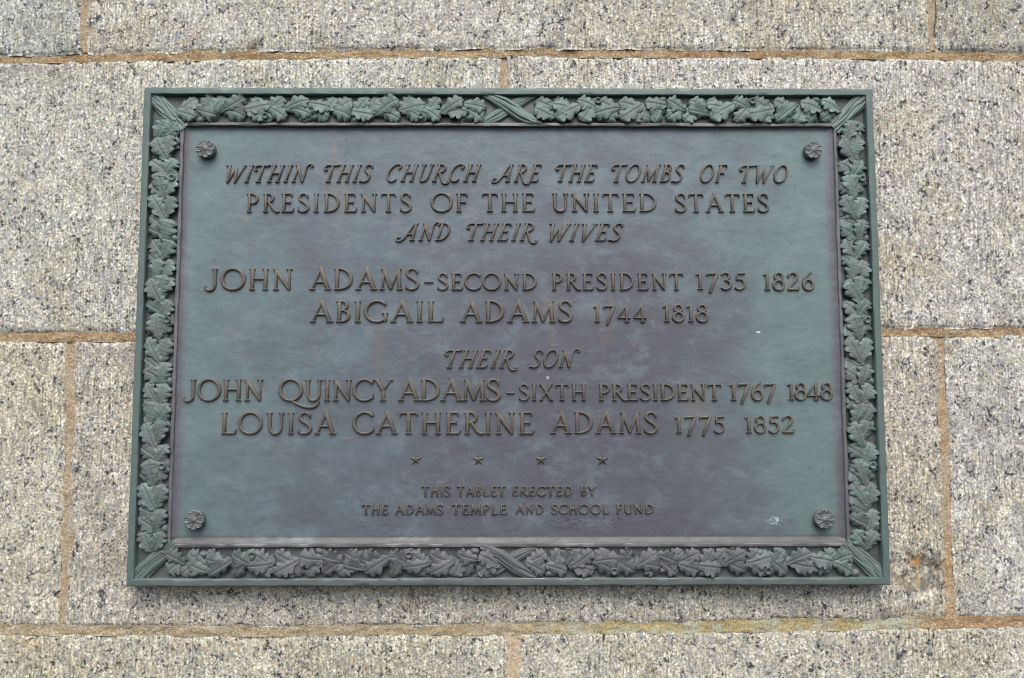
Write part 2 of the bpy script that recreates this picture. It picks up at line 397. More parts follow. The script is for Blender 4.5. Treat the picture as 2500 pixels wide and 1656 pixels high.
def joint(xs_a, xs_b, ya, yb, mat, rec, seed, bulge=0):
    """ya(x), yb(x): upper and lower edge; the sheet laps a little behind the stones on both sides"""
    n = max(4, int((xs_b-xs_a)/4)); mrow = 9
    u, v = np.meshgrid(np.linspace(0, 1, n), np.linspace(0, 1, mrow), indexing='ij')
    x = xs_a+(xs_b-xs_a)*u; a = ya(x)-7; b = yb(x)+4; y = a+(b-a)*v
    X, Z = PA(x, y)
    h = -rec + .0011*fbm(x/40, y/14, seed) + .0009*vn(x/4, y/4, seed+1) + .0014*(v-.45)
    V = np.stack([X, -h, Z], -1).reshape(-1, 3); c = V.mean(0)
    part('mortar_joint', mesh('mortar_joint', V-c, gridfaces(n, mrow)[:, ::-1]), mat, wall, Matrix.Translation(Vector(c.tolist())))
def vjoint(y0, y1, xa, xb, mat, rec, seed):
    n = max(4, int((y1-y0)/4)); mrow = 9
    u, v = np.meshgrid(np.linspace(0, 1, n), np.linspace(0, 1, mrow), indexing='ij')
    y = y0+(y1-y0)*u
    a = xa(y)-6; b = xb(y)+14; x = a+(b-a)*v; X, Z = PA(x, y)
    h = -rec + .0009*fbm(x/14, y/40, seed) + .0009*vn(x/4, y/4, seed+1)
    V = np.stack([X, -h, Z], -1).reshape(-1, 3); c = V.mean(0)
    part('mortar_joint', mesh('mortar_joint', V-c, gridfaces(n, mrow)), mat, wall, Matrix.Translation(Vector(c.tolist())))
joint(L0, L1_, H1t, H1b, MORT['rust'], .0024, 31)
joint(L0, 1250, H2t, H2b, MORT['rust'], .0024, 32)
joint(1250, L1_, H2t, H2b, MORT['rust'], .0022, 33)
joint(L0, L1_, H3t, H3b, MORT['foot'], .0016, 34)
vjoint(T0, 128, lin([(T0, 204), (0, 201), (128, 196)]), lin([(T0, 219), (0, 216), (128, 212)]), MORT['tan'], 0.0030, 41)
vjoint(T0, 122, lin([(T0, 2268), (128, 2271)]), lin([(T0, 2286), (128, 2286)]), MORT['tan'], 0.0030, 42)
vjoint(140, 810, lin([(140, 1223), (810, 1223)]), lin([(140, 1240), (810, 1240)]), MORT['orange'], 0.0030, 43)
vjoint(826, 1532, lin([(826, 162), (1532, 143)]), lin([(826, 180), (1532, 159)]), MORT['tan'], 0.0028, 44)
vjoint(812, 1512, lin([(812, 2290), (1512, 2314)]), lin([(812, 2307), (1512, 2335)]), MORT['orange'], 0.0028, 45)
vjoint(1544, B0, lin([(1544, 1238), (B0, 1241)]), lin([(1544, 1266), (B0, 1264)]), MORT['pale'], .0016, 46)

# ------------------------------------------------------------------ bronze tablet
tablet = thing('bronze_tablet', 'green patinated bronze tablet with raised lettering inside an oak leaf border, on the granite wall', 'plaque', (0, 0, PZ0))
# distances inward from the outer edge
RIM, CH_IN_X, CH_IN_Z0, CH_IN_Z1 = .0094, .0435, .0425, .0425
def ringsweep(name, prof, inset_x, inset_z0, inset_z1, mat, step=.006, wob=.00035, seed=0, corner_r=0, jag=None):
    """profile (distance inward, height) swept round the rectangle with mitred corners"""
    x0, x1, z0, z1 = PX0+inset_x, PX1-inset_x, PZ0+inset_z0, PZ1-inset_z1
    path = []
    def seg(ax, az, bx, bz, nx, nz):
        n = int(math.hypot(bx-ax, bz-az)/step)
        for i in range(n):
            t = i/n; path.append((ax, az, bx, bz, t, nx, nz))
    cor = [(x0, z1, 1, -1), (x1, z1, -1, -1), (x1, z0, -1, 1), (x0, z0, 1, 1)]
    V = []; rows = 0
    for k in range(4):
        ax, az, adx, adz = cor[k]; bx, bz, bdx, bdz = cor[(k+1) % 4]
        n = int(math.hypot(bx-ax, bz-az)/step)
        for i in range(n):
            t = i/n; rows += 1
            for j, (d, h) in enumerate(prof):
                pax, paz = ax+adx*d, az+adz*d; pbx, pbz = bx+bdx*d, bz+bdz*d
                x = pax+(pbx-pax)*t; z = paz+(pbz-paz)*t
                s = (x+z)*60+k*50
                dd = wob*float(fbm(np.array(s), np.array(j*.7), seed)) if 0 < j < len(prof)-1 else 0
                hh = wob*float(vn(np.array(s*1.7), np.array(j*.5), seed+5)) if 0 < j < len(prof)-1 else 0
                if k % 2 == 0: z += dd
                else: x += dd
                V.append((x, -(h+hh), z))
    n = len(prof); F = []
    for r in range(rows):
        q = (r+1) % rows
        for j in range(n-1):
            F.append((r*n+j, r*n+j+1, q*n+j+1, q*n+j))
    me = mesh(name, V, F, sharp=32)
    return part(name, me, mat, tablet)
ringsweep('outer_rim', [(0, .0), (0, T-.0035), (.0004, T-.0016), (.0016, T-.0003), (.0050, T), (.0084, T-.0001), (.0091, T-.0007), (RIM, T-.0020), (RIM+.0004, .0140)],
          0, 0, 0, MAT['rim'], seed=3)
# the sunk channel the garland lies in
def plate(name, x0, x1, z0, z1, h, mat, res=.005, amp=.0004, hf=None, seed=0):
    nu = int((x1-x0)/res)+2; nv = int((z1-z0)/res)+2
    X, Z = np.meshgrid(np.linspace(x0, x1, nu), np.linspace(z0, z1, nv), indexing='ij')
    H = np.full(X.shape, h)+amp*fbm(X*25, Z*25, seed)
    if hf is not None: H = H+hf(X, Z)
    V = np.stack([X, -H, Z], -1).reshape(-1, 3)
    return part(name, mesh(name, V, gridfaces(nu, nv)[:, ::-1]), mat, tablet)
FLOOR = .0155
cx0, cx1, cz0, cz1 = PX0+.009, PX1-.009, PZ0+.009, PZ1-.009
ix0, ix1, iz0, iz1 = PX0+.0415, PX1-.0415, PZ0+.041, PZ1-.041
def chan():
    V = []; F = []
    xs = [cx0, ix0+.004, ix1-.004, cx1]; zs = [cz0, iz0+.004, iz1-.004, cz1]
    for z in zs:
        for x in xs: V.append((x, -FLOOR, z))
    for j in range(3):
        for i in range(3):
            if i == 1 and j == 1: continue
            a = j*4+i; F.append((a, a+1, a+5, a+4))
    return part('channel_floor', mesh('channel_floor', V, F, False), MAT['ground'], tablet)
chan()
# inner moulding: bead, then a cove down to the field.  Positions read from the photograph on the bead's plane
BH = .0205
bx0 = (P(437, 330, BH)[0]+P(409, 1300, BH)[0])/2; bx1 = (P(2046, 330, BH)[0]+P(2077, 1300, BH)[0])/2
bz1 = P(1250, 299, BH)[1]; bz0 = P(1250, 1337, BH)[1]
FIELD = .0145
ringsweep('inner_bead', [(0, .0145), (.0002, BH-.0014), (.0009, BH-.0002), (.0026, BH), (.0042, BH-.0002), (.0048, BH-.0010), (.0051, BH-.0030), (.0054, .0140)],
          bx0-PX0, bz0-PZ0, PZ1-bz1, MAT['bead'], step=.005, wob=.0005, seed=23)
fx0, fx1, fz0, fz1 = bx0+.0049, bx1-.0049, bz0+.0046, bz1-.0049
def field_h(X, Z):
    e = np.minimum(X-fx0, fx1-X); t = fz1-Z; b = Z-fz0
    c = lambda d, r, a: a*(1-np.clip(d/r, 0, 1))**2
    hh = np.maximum(c(e, .009, .0034), c(t, .006, .0016))
    ledge = .0042*(1-sstep(b/.0074))
    return np.maximum(hh, ledge)+.0005*fbm(X*9, Z*9, 77)
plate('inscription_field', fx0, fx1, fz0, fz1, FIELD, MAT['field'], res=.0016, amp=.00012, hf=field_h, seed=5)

# ---- oak leaf garland
def leaf_mesh(seed, wide=.40, lobes=4, curl=0., asym=0.):
    rnd = random.Random(seed); NL, NM = 46, 9
    def env(t): return wide*(math.sin(math.pi*min(1, t**.95))**.55)*(0.62+.48*t) if 0 < t < 1 else 0
    ph = {1: rnd.uniform(-.05, .05), -1: rnd.uniform(-.05, .05)}
    dp = {(sg, k): rnd.uniform(.42, .62) for sg in (1, -1) for k in range(-1, 8)}
    V = []
    for i in range(NL+1):
        t = i/NL
        for j in range(-NM, NM+1):
            sgn = 1 if j >= 0 else -1; s = abs(j)/NM
            q = (t+ph[sgn])*lobes
            cusp = 1-abs(math.sin(math.pi*q))**.55           # 1 in the sinus between two round lobes
            kk = round(q)
            dep = dp[(sgn, kk)]*(1 if .14 < t < .93 else .3)
            wd = env(t)*(1+asym*sgn)
            y = sgn*(s*wd*(1-dep*cusp*s**1.6)+.016*s)
            x = t + .09*(s**1.6)*math.sin(math.pi*t) + (.03*s*(1-t) if t < .1 else 0)
            bend = .05*math.sin(t*3.0+seed)
            r = math.sin(math.pi*q)**2
            z = .10*(1-s**3.0) + .034*r*s*s + .06*math.sin(math.pi*t) - .010*cusp*s
            z -= .040*math.exp(-(s*wd/.014)**2)
            fq = abs(q-math.floor(q)-.5+.25*s)
            z -= .020*math.exp(-(fq/.06)**2)*math.sin(math.pi*min(1, s*1.05))
            z += curl*sgn*s*s*.16 + .055*math.sin(9*t+seed*2.1+sgn*1.3)*s*s
            z -= .10*max(0, t-.85)*3
            V.append((x, y+bend, z))
    W = 2*NM+1; F = gridfaces(NL+1, W)[:, ::-1].tolist()
    ring = [i*W for i in range(NL+1)] + [NL*W+j for j in range(1, W)] + [i*W+W-1 for i in range(NL-1, -1, -1)] + [j for j in range(W-2, 0, -1)]
    n0 = len(V)
    for k in (0, 1):
        for a in ring:
            x, y, z = V[a]
            V.append((x*.995+.002, y*(.97 if k else 1.0), z-(.035 if k == 0 else .20)))
    n = len(ring)
    for i in range(n):
        a, b = ring[i], ring[(i+1) % n]
        F.append((a, n0+i, n0+(i+1) % n, b)); F.append((n0+i, n0+n+i, n0+n+(i+1) % n, n0+(i+1) % n))
    me = mesh('oak_leaf', V, [tuple(f)[::-1] for f in F])
    me.materials.append(MAT['leaf']); return me
LEAVES = [leaf_mesh(1, .42, 3.4), leaf_mesh(2, .46, 3.6, .6), leaf_mesh(3, .42, 4.1, -.5), leaf_mesh(4, .46, 3.4, 0, .12), leaf_mesh(5, .44, 3.6, -.7, -.1), leaf_mesh(6, .48, 3, .4), leaf_mesh(7, .44, 4.1, .3)]
# base s, base t, tip s, tip t, layer  (pixels along and across the band)
MODULE = [(0, -3, 52, 16, 2), (0, -5, 50, -19, 3), (46, -16, 102, -24, 3), (50, -14, 92, 28, 1), (104, -10, 168, 15, 3), (106, -12, 168, -27, 2),
          (118, 0, 147, 32, 1), (163, -3, 230, 6, 3), (166, -6, 222, -28, 2), (170, 0, 205, 31, 1), (219, -9, 270, -25, 3), (220, -8, 266, 28, 2),
          (260, 3, 325, 24, 4), (268, 2, 330, -6, 3), (288, -10, 332, -28, 1), (320, 18, 376, 7, 3), (322, -8, 374, -27, 2),
          (86, -6, 120, 30, 1), (196, -6, 236, -32, 1), (352, 4, 392, 31, 1)]
PER = 377.0
ACORNS = [(219, -20, 'cup'), (60, -27, 'nut'), (203, 22, 'nut'), (340, -20, 'nut')]
rndL = random.Random(5); EXT = {}
def cup_mesh():
    V = []; F = []; n = 14; prof = [(1.0, -.8), (1.15, .2), (1.0, .75), (.78, .8), (.6, .45), (.25, .30)]
    for (r, z) in prof:
        for k in range(n): a = 2*math.pi*k/n; V.append((r*math.cos(a), r*math.sin(a), z))
    for j in range(len(prof)-1):
        for k in range(n): F.append((j*n+k, j*n+(k+1) % n, (j+1)*n+(k+1) % n, (j+1)*n+k))
    F.append(tuple((len(prof)-1)*n+k for k in range(n)))
    me = mesh('acorn_cup', V, F); me.materials.append(MAT['leaf']); return me
def nut_mesh():
    V = []; F = []; n = 12; m_ = 8
    for j in range(m_+1):
        t = j/m_; r = math.sqrt(max(0, 1-(t*1.02)**2)) if j < m_ else .05
        for k in range(n):
            a = 2*math.pi*k/n; V.append((r*math.cos(a)*1.25, r*math.sin(a)*.95, t*.95-.2))
    for j in range(m_):
        for k in range(n): F.append((j*n+k, j*n+(k+1) % n, (j+1)*n+(k+1) % n, (j+1)*n+k))
    F.append(tuple(m_*n+k for k in range(n)))
    me = mesh('acorn', V, F); me.materials.append(MAT['leaf']); return me
CUP, NUT = cup_mesh(), nut_mesh()
def garland(ax, az, bx, bz, width_px, s0, s1):
    """run from (ax,az) to (bx,bz) in the wall plane; tips point that way"""
    L = math.hypot(bx-ax, bz-az); ux, uz = (bx-ax)/L, (bz-az)/L
    px = .000494; ang = math.atan2(uz, ux); tx, tz = -uz, ux
    n = L/px; k = 0; start = s0
    nmod = max(1, round(n/PER)) if s1 is None else s1
    sc = (n/(nmod*PER))
    full = int(math.ceil(nmod))
    for mi in range(full):
        for q in MODULE:
            b0 = (mi*PER+q[0])*sc; b1 = b0+(q[2]-q[0])
            if b1 > n+4 or b0 < -2: continue
            jt = lambda a: rndL.uniform(-a, a)
            ts = width_px/66.
            s_, t_ = b0+jt(2), (q[1]+jt(1.5))*ts; s2, t2 = b1+jt(2)-abs(q[3]-q[1])*.18, (q[1]+(q[3]-q[1])*1.45+jt(2))*ts
            x = ax+(ux*s_+tx*t_)*px; z = az+(uz*s_+tz*t_)*px
            ln = math.hypot(s2-s_, t2-t_)*px*1.10; a = math.atan2(t2-t_, s2-s_)
            lw = .0275 if q[4] > 1 else .0270
            hh = FLOOR+{1: .0008, 2: .0018, 3: .0032, 4: .0040}[q[4]]
            lw *= rndL.uniform(.92, 1.08); me = rndL.choice(LEAVES)
            if me.name not in EXT: EXT[me.name] = np.array([v.co[:2] for v in me.vertices])
            E_ = EXT[me.name]; tt = E_[:, 0]*ln*math.sin(a)+E_[:, 1]*lw*math.cos(a)      # keep inside the channel
            tt = tt/px+t_; lim = width_px*.54; over = max(0, tt.max()-lim)-max(0, -lim-tt.min())
            if over: x -= tx*over*px; z -= tz*over*px
            part('oak_leaf', me, None, tablet, frame_at(x, z, hh, ang+a, -R(rndL.uniform(2, 6)), (ln, lw, .027)))
        for (s_, t_, kd) in ACORNS:
            s_ = (mi*PER+s_)*sc
            if s_ > n-10: continue
            t_ = t_*width_px/66.
            x = ax+(ux*s_+tx*t_)*px; z = az+(uz*s_+tz*t_)*px
            if kd == 'cup': part('acorn_cup', CUP, None, tablet, frame_at(x, z, FLOOR+.0062, ang, 0, (.0040, .0040, .0050)))
            else: part('acorn', NUT, None, tablet, frame_at(x, z, FLOOR+.0022, ang+rndL.uniform(-.6, .6), 0, (.0048, .0048, .0062)))
zt = (PZ1-RIM + bz1)/2; zb = (PZ0+RIM+bz0)/2; xl = (PX0+RIM+bx0)/2; xr = (PX1-RIM+bx1)/2
wz = (PZ1-RIM-bz1)/.000494; wx = (bx0-PX0-RIM)/.000494
garland(PX0+.040, zt-.0005, -.030, zt-.0005, wz*.97, 0, 2)
garland(PX1-.040, zt-.0005, .030, zt-.0005, wz*.97, 0, 2)
garland(-.012, zb, PX0+.034, zb, wz*.95, 0, 2.2)
garland(.018, zb, PX1-.034, zb, wz*.95, 0, 2.2)
garland(xl+.001, PZ0+.040, xl+.001, PZ1-.042, wx*.96, 0, 3)
garland(xr-.001, PZ0+.040, xr-.001, PZ1-.042, wx*.96, 0, 3)

# ---- ribbons
def ribbon(name, pts, wid, h0, flutes=4, seed=0, dome=.0035, end_h=None, thick=.012):
    """pts: centre line (x,z) with relative widths"""
    N, Mm = 40, 34; V = []
    P_ = np.array(pts, float); t = np.linspace(0, 1, len(P_))
    for i in range(N+1):
        u = i/N; c = np.array([np.interp(u, t, P_[:, k]) for k in range(3)])
        c2 = np.array([np.interp(min(1, u+.02), t, P_[:, k]) for k in range(2)]); c1 = np.array([np.interp(max(0, u-.02), t, P_[:, k]) for k in range(2)])
        d = c2-c1; d /= np.linalg.norm(d); nx, nz = -d[1], d[0]; wd = wid*c[2]
        for j in range(Mm+1):
            s = j/Mm*2-1
            ed = 1.0+.05*float(fbm(np.array(u*7.), np.array(s), seed))
            wav = float(fbm(np.array(u*2.2+seed), np.array(s*3.5), seed+2))
            fl = 0
            for g_ in range(flutes):
                c_ = -1+2*(g_+.8)/(flutes+.6)+.22*float(fbm(np.array(u*2.5+g_*3.), np.array(seed*1.3), 9))
                fl += math.exp(-((s-c_)/.085)**2)*(.6+.5*math.sin(u*9+g_*2+seed))
            h = h0+dome*(1-s**4)-.0013*fl+.0007*wav
            if end_h: h += end_h*(2*u-1)**2
            if abs(s) > .999: h = h0-thick
            V.append((c[0]+nx*s*wd*ed*.5, -h, c[1]+nz*s*wd*ed*.5))
    me = mesh(name, V, gridfaces(N+1, Mm+1)[:, ::-1].tolist())
    return part(name, me, MAT['leaf'], tablet)
def pz(px, py, h=.024): return P(px, py, h)
for q, (a, b) in enumerate([((366, 228), (446, 312)), ((2118, 230), (2038, 312)), ((322, 1420), (420, 1326)), ((2160, 1414), (2066, 1324))]):
    A, B = pz(*a), pz(*b)
    pts = [(A[0]+(B[0]-A[0])*t, A[1]+(B[1]-A[1])*t, wv) for t, wv in ((0, 1.0), (.3, 1.0), (.7, .95), (1, 1.0))]
    ribbon('corner_ribbon', pts, .0205, .0190, 6, seed=60+q, dome=.0026)
def xribbon(a, b, wid, h0, seed, wa=.35):
    A, B = pz(*a), pz(*b); L = B[0]-A[0]; H = B[1]-A[1]
    pts = [(A[0]+L*t, A[1]+H*(t+.07*math.sin(2*math.pi*t)*-1), wv) for t, wv in ((0, wa), (.15, .75), (.35, 1), (.65, 1), (.85, .8), (1, wa))]
    ribbon('crossed_ribbon', pts, wid, h0, 2, seed=seed, dome=.0035, end_h=-.002, thick=.010)
xribbon((1166, 298), (1310, 229), .0155, .0170, 71)
xribbon((1180, 229), (1322, 298), .0170, .0198, 72)
xribbon((1160, 1414), (1310, 1340), .0155, .0170, 73)
xribbon((1172, 1338), (1312, 1412), .0170, .0198, 74)

# ---- rosette bolt covers
def petal_mesh():
    V = []; F = []; nl, nm = 12, 6
    for i in range(nl+1):
        t = i/nl; wd = .39*math.sin(math.pi*min(1, .12+.80*t))**.7*(.50+.6*t)
        for j in range(-nm, nm+1):
            s = j/nm; r = .22+.76*t - .05*s*s
            # raised lip round a hollow
            z = .20-.15*max(0, 1-(abs(s)/.74)**3)*math.sin(math.pi*min(1, t*1.02))**.6 - .22*max(0, abs(s)-.84)/.16 - (.22 if t > .97 else 0)
            z += .10*math.exp(-(s/.16)**2)*math.sin(math.pi*t)*(t < .8)
            V.append((r, s*wd, z))
    F = gridfaces(nl+1, 2*nm+1).tolist()
    return mesh('petal', V, F)
def lathe(name, prof, n=28, lob=0, nl=8):
    V = []; F = []
    for r, z in prof:
        for k in range(n):
            a = 2*math.pi*k/n; rr = r*(1+lob*abs(math.cos(a*nl/2))*(z > 0)); V.append((rr*math.cos(a), rr*math.sin(a), z))
    for j in range(len(prof)-1):
        for k in range(n): F.append((j*n+k, j*n+(k+1) % n, (j+1)*n+(k+1) % n, (j+1)*n+k))
    F.append(tuple((len(prof)-1)*n+k for k in range(n)))
    return mesh(name, V, F)
PETAL = petal_mesh(); PETAL.materials.append(MAT['rosette'])
BOSS = lathe('boss', [(.27, -.1), (.26, .10), (.20, .20), (.10, .25), (.02, .26)]); BOSS.materials.append(MAT['rosette'])
BODY = lathe('rosette', [(.93, -1.0), (.95, -.35), (.95, -.12), (.86, -.04), (.4, -.06), (.05, -.06)], 48, .05); BODY.materials.append(MAT['rosette'])
for (px, py, rr, ang) in ((501, 363, 25.5, .1), (1986, 366.5, 24.0, .3), (474, 1270, 25.5, 0), (2013, 1268, 25.5, .2)):
    HR = FIELD+.0082
    x, z = P(px, py, HR); s = rr*.000487
    mw = frame_at(x, z, HR, ang, 0, (s, s, s*.75)); ro = part('rosette', BODY, None, tablet, mw)
    for k in range(8):
        part('petal', PETAL, None, ro, mw @ Matrix.Rotation(k*math.pi/4, 4, 'Z'))
    part('boss', BOSS, None, ro, mw)

# ------------------------------------------------------------------ lettering
# every letter is drawn as strokes: a list of (points, widths); cap height is 1
def S(pts, w, smooth=True, n=7):
    if not hasattr(w, '__len__'): w = [w]*len(pts)
    if not smooth or len(pts) < 3: return (pts, list(w))
    out, ww = [], []
    p = [pts[0]]+list(pts)+[pts[-1]]; q = [w[0]]+list(w)+[w[-1]]
    for i in range(1, len(p)-2):
        for k in range(n):
            t = k/n; a = []
            for d in (0, 1):
                p0, p1, p2, p3 = p[i-1][d], p[i][d], p[i+1][d], p[i+2][d]
                a.append(.5*((2*p1)+(-p0+p2)*t+(2*p0-5*p1+4*p2-p3)*t*t+(-p0+3*p1-3*p2+p3)*t**3))
            out.append(tuple(a)); ww.append(q[i]+(q[i+1]-q[i])*t)
    out.append(pts[-1]); ww.append(w[-1]); return (out, ww)
K, TN, HS = .145, .092, .11        # thick, thin, half serif
def arc(cx, cy, rx, ry, a0, a1, n=18, k=K, t=TN):
    pts, w = [], []
    for i in range(n+1):
        a = R(a0+(a1-a0)*i/n); pts.append((cx+rx*math.cos(a), cy+ry*math.sin(a))); w.append(t+(k-t)*abs(math.cos(a))**1.4)
    return (pts, w)
def sf(x, y, a=HS, b=None, w=.066):
    b = a if b is None else b
    return ([(x-a, y), (x+b, y)], [w, w])
def st(x, y0=.0, y1=1., k=K): return ([(x, y0+.02), (x, y1-.02)], [k, k])
B_, T_ = .036, .964
def vs(x, y, dy, w=.062, lean=0): return ([(x, y), (x+lean, y+dy)], [w*1.15, w*.85])
def roman(c):
    if c == 'I': return .34, [st(.17), sf(.17, B_), sf(.17, T_)]
    if c == 'H': return .88, [st(.17), st(.71), sf(.17, B_), sf(.17, T_), sf(.71, B_), sf(.71, T_), ([(.17, .52), (.71, .52)], [TN]*2)]
    if c == 'J': return .46, [S([(.30, .98), (.30, .5), (.29, .2), (.20, .02), (.05, -.015), (-.06, .06), (-.09, .17)], [K, K, K, .12, .10, .08, .10]), sf(.30, T_)]
    if c == 'L': return .66, [st(.17), sf(.17, T_), ([(.06, B_), (.62, B_)], [.075]*2), vs(.61, .05, .17, lean=.04)]
    if c == 'E': return .66, [st(.17), ([(.06, B_), (.60, B_)], [.075]*2), ([(.06, T_), (.56, T_)], [.07]*2), ([(.17, .52), (.48, .52)], [TN*.9]*2), vs(.60, .05, .17, lean=.05), vs(.555, .96, -.14, lean=.0), vs(.48, .60, -.16)]
    if c == 'F': return .60, [st(.17), sf(.17, B_), ([(.06, T_), (.54, T_)], [.07]*2), ([(.17, .52), (.46, .52)], [TN*.9]*2), vs(.535, .96, -.15), vs(.46, .60, -.16)]
    if c == 'T': return .76, [st(.37), sf(.37, B_, .13), ([(.04, T_-.01), (.70, T_-.01)], [.082]*2), vs(.045, .97, -.15, lean=-.03), vs(.695, .97, -.15, lean=.03)]
    if c == 'P': return .64, [st(.17), sf(.17, B_), S([(.06, T_), (.32, .965), (.50, .88), (.56, .72), (.50, .55), (.36, .46), (.22, .47)], [.07, .08, .12, K, .12, .09, .07])]
    if c == 'R': return .74, [st(.17), sf(.17, B_), S([(.06, T_), (.32, .965), (.47, .89), (.52, .745), (.46, .60), (.32, .52), (.20, .51)], [.07, .08, .12, K, .12, .09, .07]),
                              S([(.32, .52), (.48, .28), (.62, .09), (.76, .02), (.84, .05)], [.12, K, K, .10, .06])]
    if c == 'B': return .62, [st(.17), S([(.06, T_), (.30, .965), (.42, .89), (.46, .76), (.40, .62), (.28, .55), (.20, .54)], [.07, .08, .11, .135, .11, .09, .08]),
                              S([(.20, .54), (.38, .53), (.51, .42), (.53, .27), (.46, .12), (.30, .04), (.06, B_)], [.08, .09, .12, K, .12, .08, .07])]
    if c == 'D': return .84, [st(.17), S([(.06, T_), (.34, .965), (.56, .87), (.71, .68), (.74, .49), (.69, .28), (.54, .12), (.32, .04), (.06, B_)], [.07, .08, .11, .14, K, .14, .11, .08, .07])]
    if c == 'O': return 1.0, [arc(.48, .5, .44, .48, 0, 360, 36)]
    if c == 'Q': return 1.0, [arc(.48, .5, .44, .48, 0, 360, 36), S([(.46, .05), (.70, -.10), (1.0, -.24), (1.32, -.30), (1.54, -.22), (1.66, -.08), (1.70, .02)], [.06, .10, .13, .14, .12, .08, .05])]
    if c == 'C': return .84, [arc(.48, .5, .44, .48, 42, 320, 30), vs(.805, .83, .13, lean=.01), vs(.82, .20, .10, lean=.02)]
    if c == 'G': return .90, [arc(.48, .5, .44, .48, 42, 318, 30), vs(.805, .83, .13), ([(.80, .06), (.80, .42)], [K*.9]*2), sf(.80, .42, .13, .10)]
    if c == 'S': return .60, [S([(.50, .80), (.45, .91), (.32, .975), (.17, .93), (.10, .79), (.15, .64), (.30, .53), (.45, .41), (.53, .26), (.47, .10), (.30, .02), (.14, .06), (.05, .20)],
                                [.07, .09, .09, .11, .13, .14, K, K, .14, .12, .09, .09, .07]), vs(.505, .76, .19, lean=.01), vs(.055, .26, -.20, lean=-.01)]
    if c == 'U': return .78, [S([(.17, .98), (.17, .5), (.19, .22), (.30, .05), (.42, .015), (.56, .07), (.65, .25), (.66, .5), (.66, .98)], [K, K, K, .12, .10, .10, .10, .10, .10]), sf(.17, T_), sf(.66, T_, .10)]
    if c == 'N': return .86, [([(.17, .02), (.17, .94)], [.095]*2), ([(.12, .94), (.70, .06)], [.155]*2), ([(.71, .02), (.71, .98)], [.095]*2), sf(.17, B_, .11), sf(.10, T_, .06, .08), sf(.71, T_, .12, .11)]
    if c == 'M': return .98, [([(.14, .02), (.21, .94)], [.09]*2), ([(.21, .94), (.50, .06)], [.15]*2), ([(.50, .06), (.80, .94)], [.09]*2), ([(.80, .94), (.86, .02)], [.15]*2),
                              sf(.13, B_, .10), sf(.86, B_, .12), sf(.16, T_, .06, .06), sf(.84, T_, .05, .08)]
    if c == 'A': return .86, [([(.12, .02), (.44, 1.0)], [.095]*2), ([(.43, 1.02), (.76, .02)], [.16]*2), ([(.22, .36), (.62, .36)], [TN*.95]*2), sf(.11, B_, .11), sf(.77, B_, .14, .12)]
    if c == 'V': return .84, [([(.12, .98), (.42, .0)], [.16]*2), ([(.42, .0), (.72, .98)], [.095]*2), sf(.11, T_, .12), sf(.72, T_, .11)]
    if c == 'W': return 1.16, [([(.12, .98), (.36, .0)], [.15]*2), ([(.36, .0), (.58, .9)], [.095]*2), ([(.56, .9), (.80, .0)], [.15]*2), ([(.80, .0), (1.05, .98)], [.095]*2), sf(.11, T_, .11), sf(1.05, T_, .10)]
    if c == 'X': return .80, [([(.14, .98), (.66, .02)], [.15]*2), ([(.64, .98), (.12, .02)], [.095]*2), sf(.13, T_, .11), sf(.65, T_, .10), sf(.12, B_, .10), sf(.67, B_, .12)]
    if c == 'Y': return .78, [([(.11, .98), (.39, .46)], [.15]*2), ([(.69, .98), (.39, .46)], [.095]*2), ([(.39, .5), (.39, .02)], [K]*2), sf(.10, T_, .12), sf(.69, T_, .11), sf(.39, B_, .12)]
    if c == '-': return .52, [([(.0, .42), (.45, .42)], [.10]*2)]
    if c == '1': return .40, [st(.22), sf(.22, B_, .14), S([(.20, .97), (.12, .90), (.02, .86)], [.10, .09, .06])]
    if c == '2': return .66, [S([(.07, .76), (.12, .90), (.28, .98), (.44, .93), (.52, .77), (.45, .58), (.28, .36), (.08, .08)], [.10, .10, .09, .12, K, .14, .11, .09]), ([(.04, .05), (.60, .05)], [.12]*2), vs(.60, .06, .16, lean=.03)]
    if c == '3': return .60, [S([(.06, .86), (.15, .96), (.30, .97), (.42, .88), (.43, .74), (.34, .61), (.22, .56)], [.09, .09, .09, .12, .13, .11, .08]),
                              S([(.22, .56), (.40, .50), (.50, .34), (.47, .16), (.32, .03), (.15, .03), (.04, .12)], [.08, .12, K, K, .11, .09, .10])]
    if c == '4': return .72, [([(.48, -.0), (.48, 1.02)], [K]*2), ([(.46, 1.02), (.04, .26)], [.085]*2), ([(.02, .25), (.66, .25)], [.09]*2), sf(.48, B_, .13), sf(.62, .25, .02, .05, .13)]
    if c == '5': return .60, [([(.14, .94), (.54, .96)], [.11]*2), ([(.15, .94), (.11, .58)], [.08]*2), S([(.10, .58), (.28, .62), (.44, .53), (.51, .34), (.46, .14), (.30, .02), (.12, .04), (.04, .14)], [.07, .10, .13, K, .14, .11, .09, .09])]
    if c == '6': return .66, [S([(.52, 1.07), (.34, .92), (.18, .70), (.10, .45), (.10, .25)], [.06, .09, .12, K, K]), arc(.34, .30, .24, .29, 0, 360, 26)]
    if c == '7': return .66, [([(.06, .93), (.60, .93)], [.12]*2), vs(.06, .95, -.16, lean=-.01), ([(.58, .94), (.22, -.14)], [.13, .14]), sf(.20, -.13, .05, .03, .06)]
    if c == '8': return .62, [arc(.30, .76, .19, .21, 0, 360, 22, .125, .09), arc(.30, .28, .25, .27, 0, 360, 26)]
    raise KeyError(c)
SK = .27                              # slant of the swash italic
I_ = .105
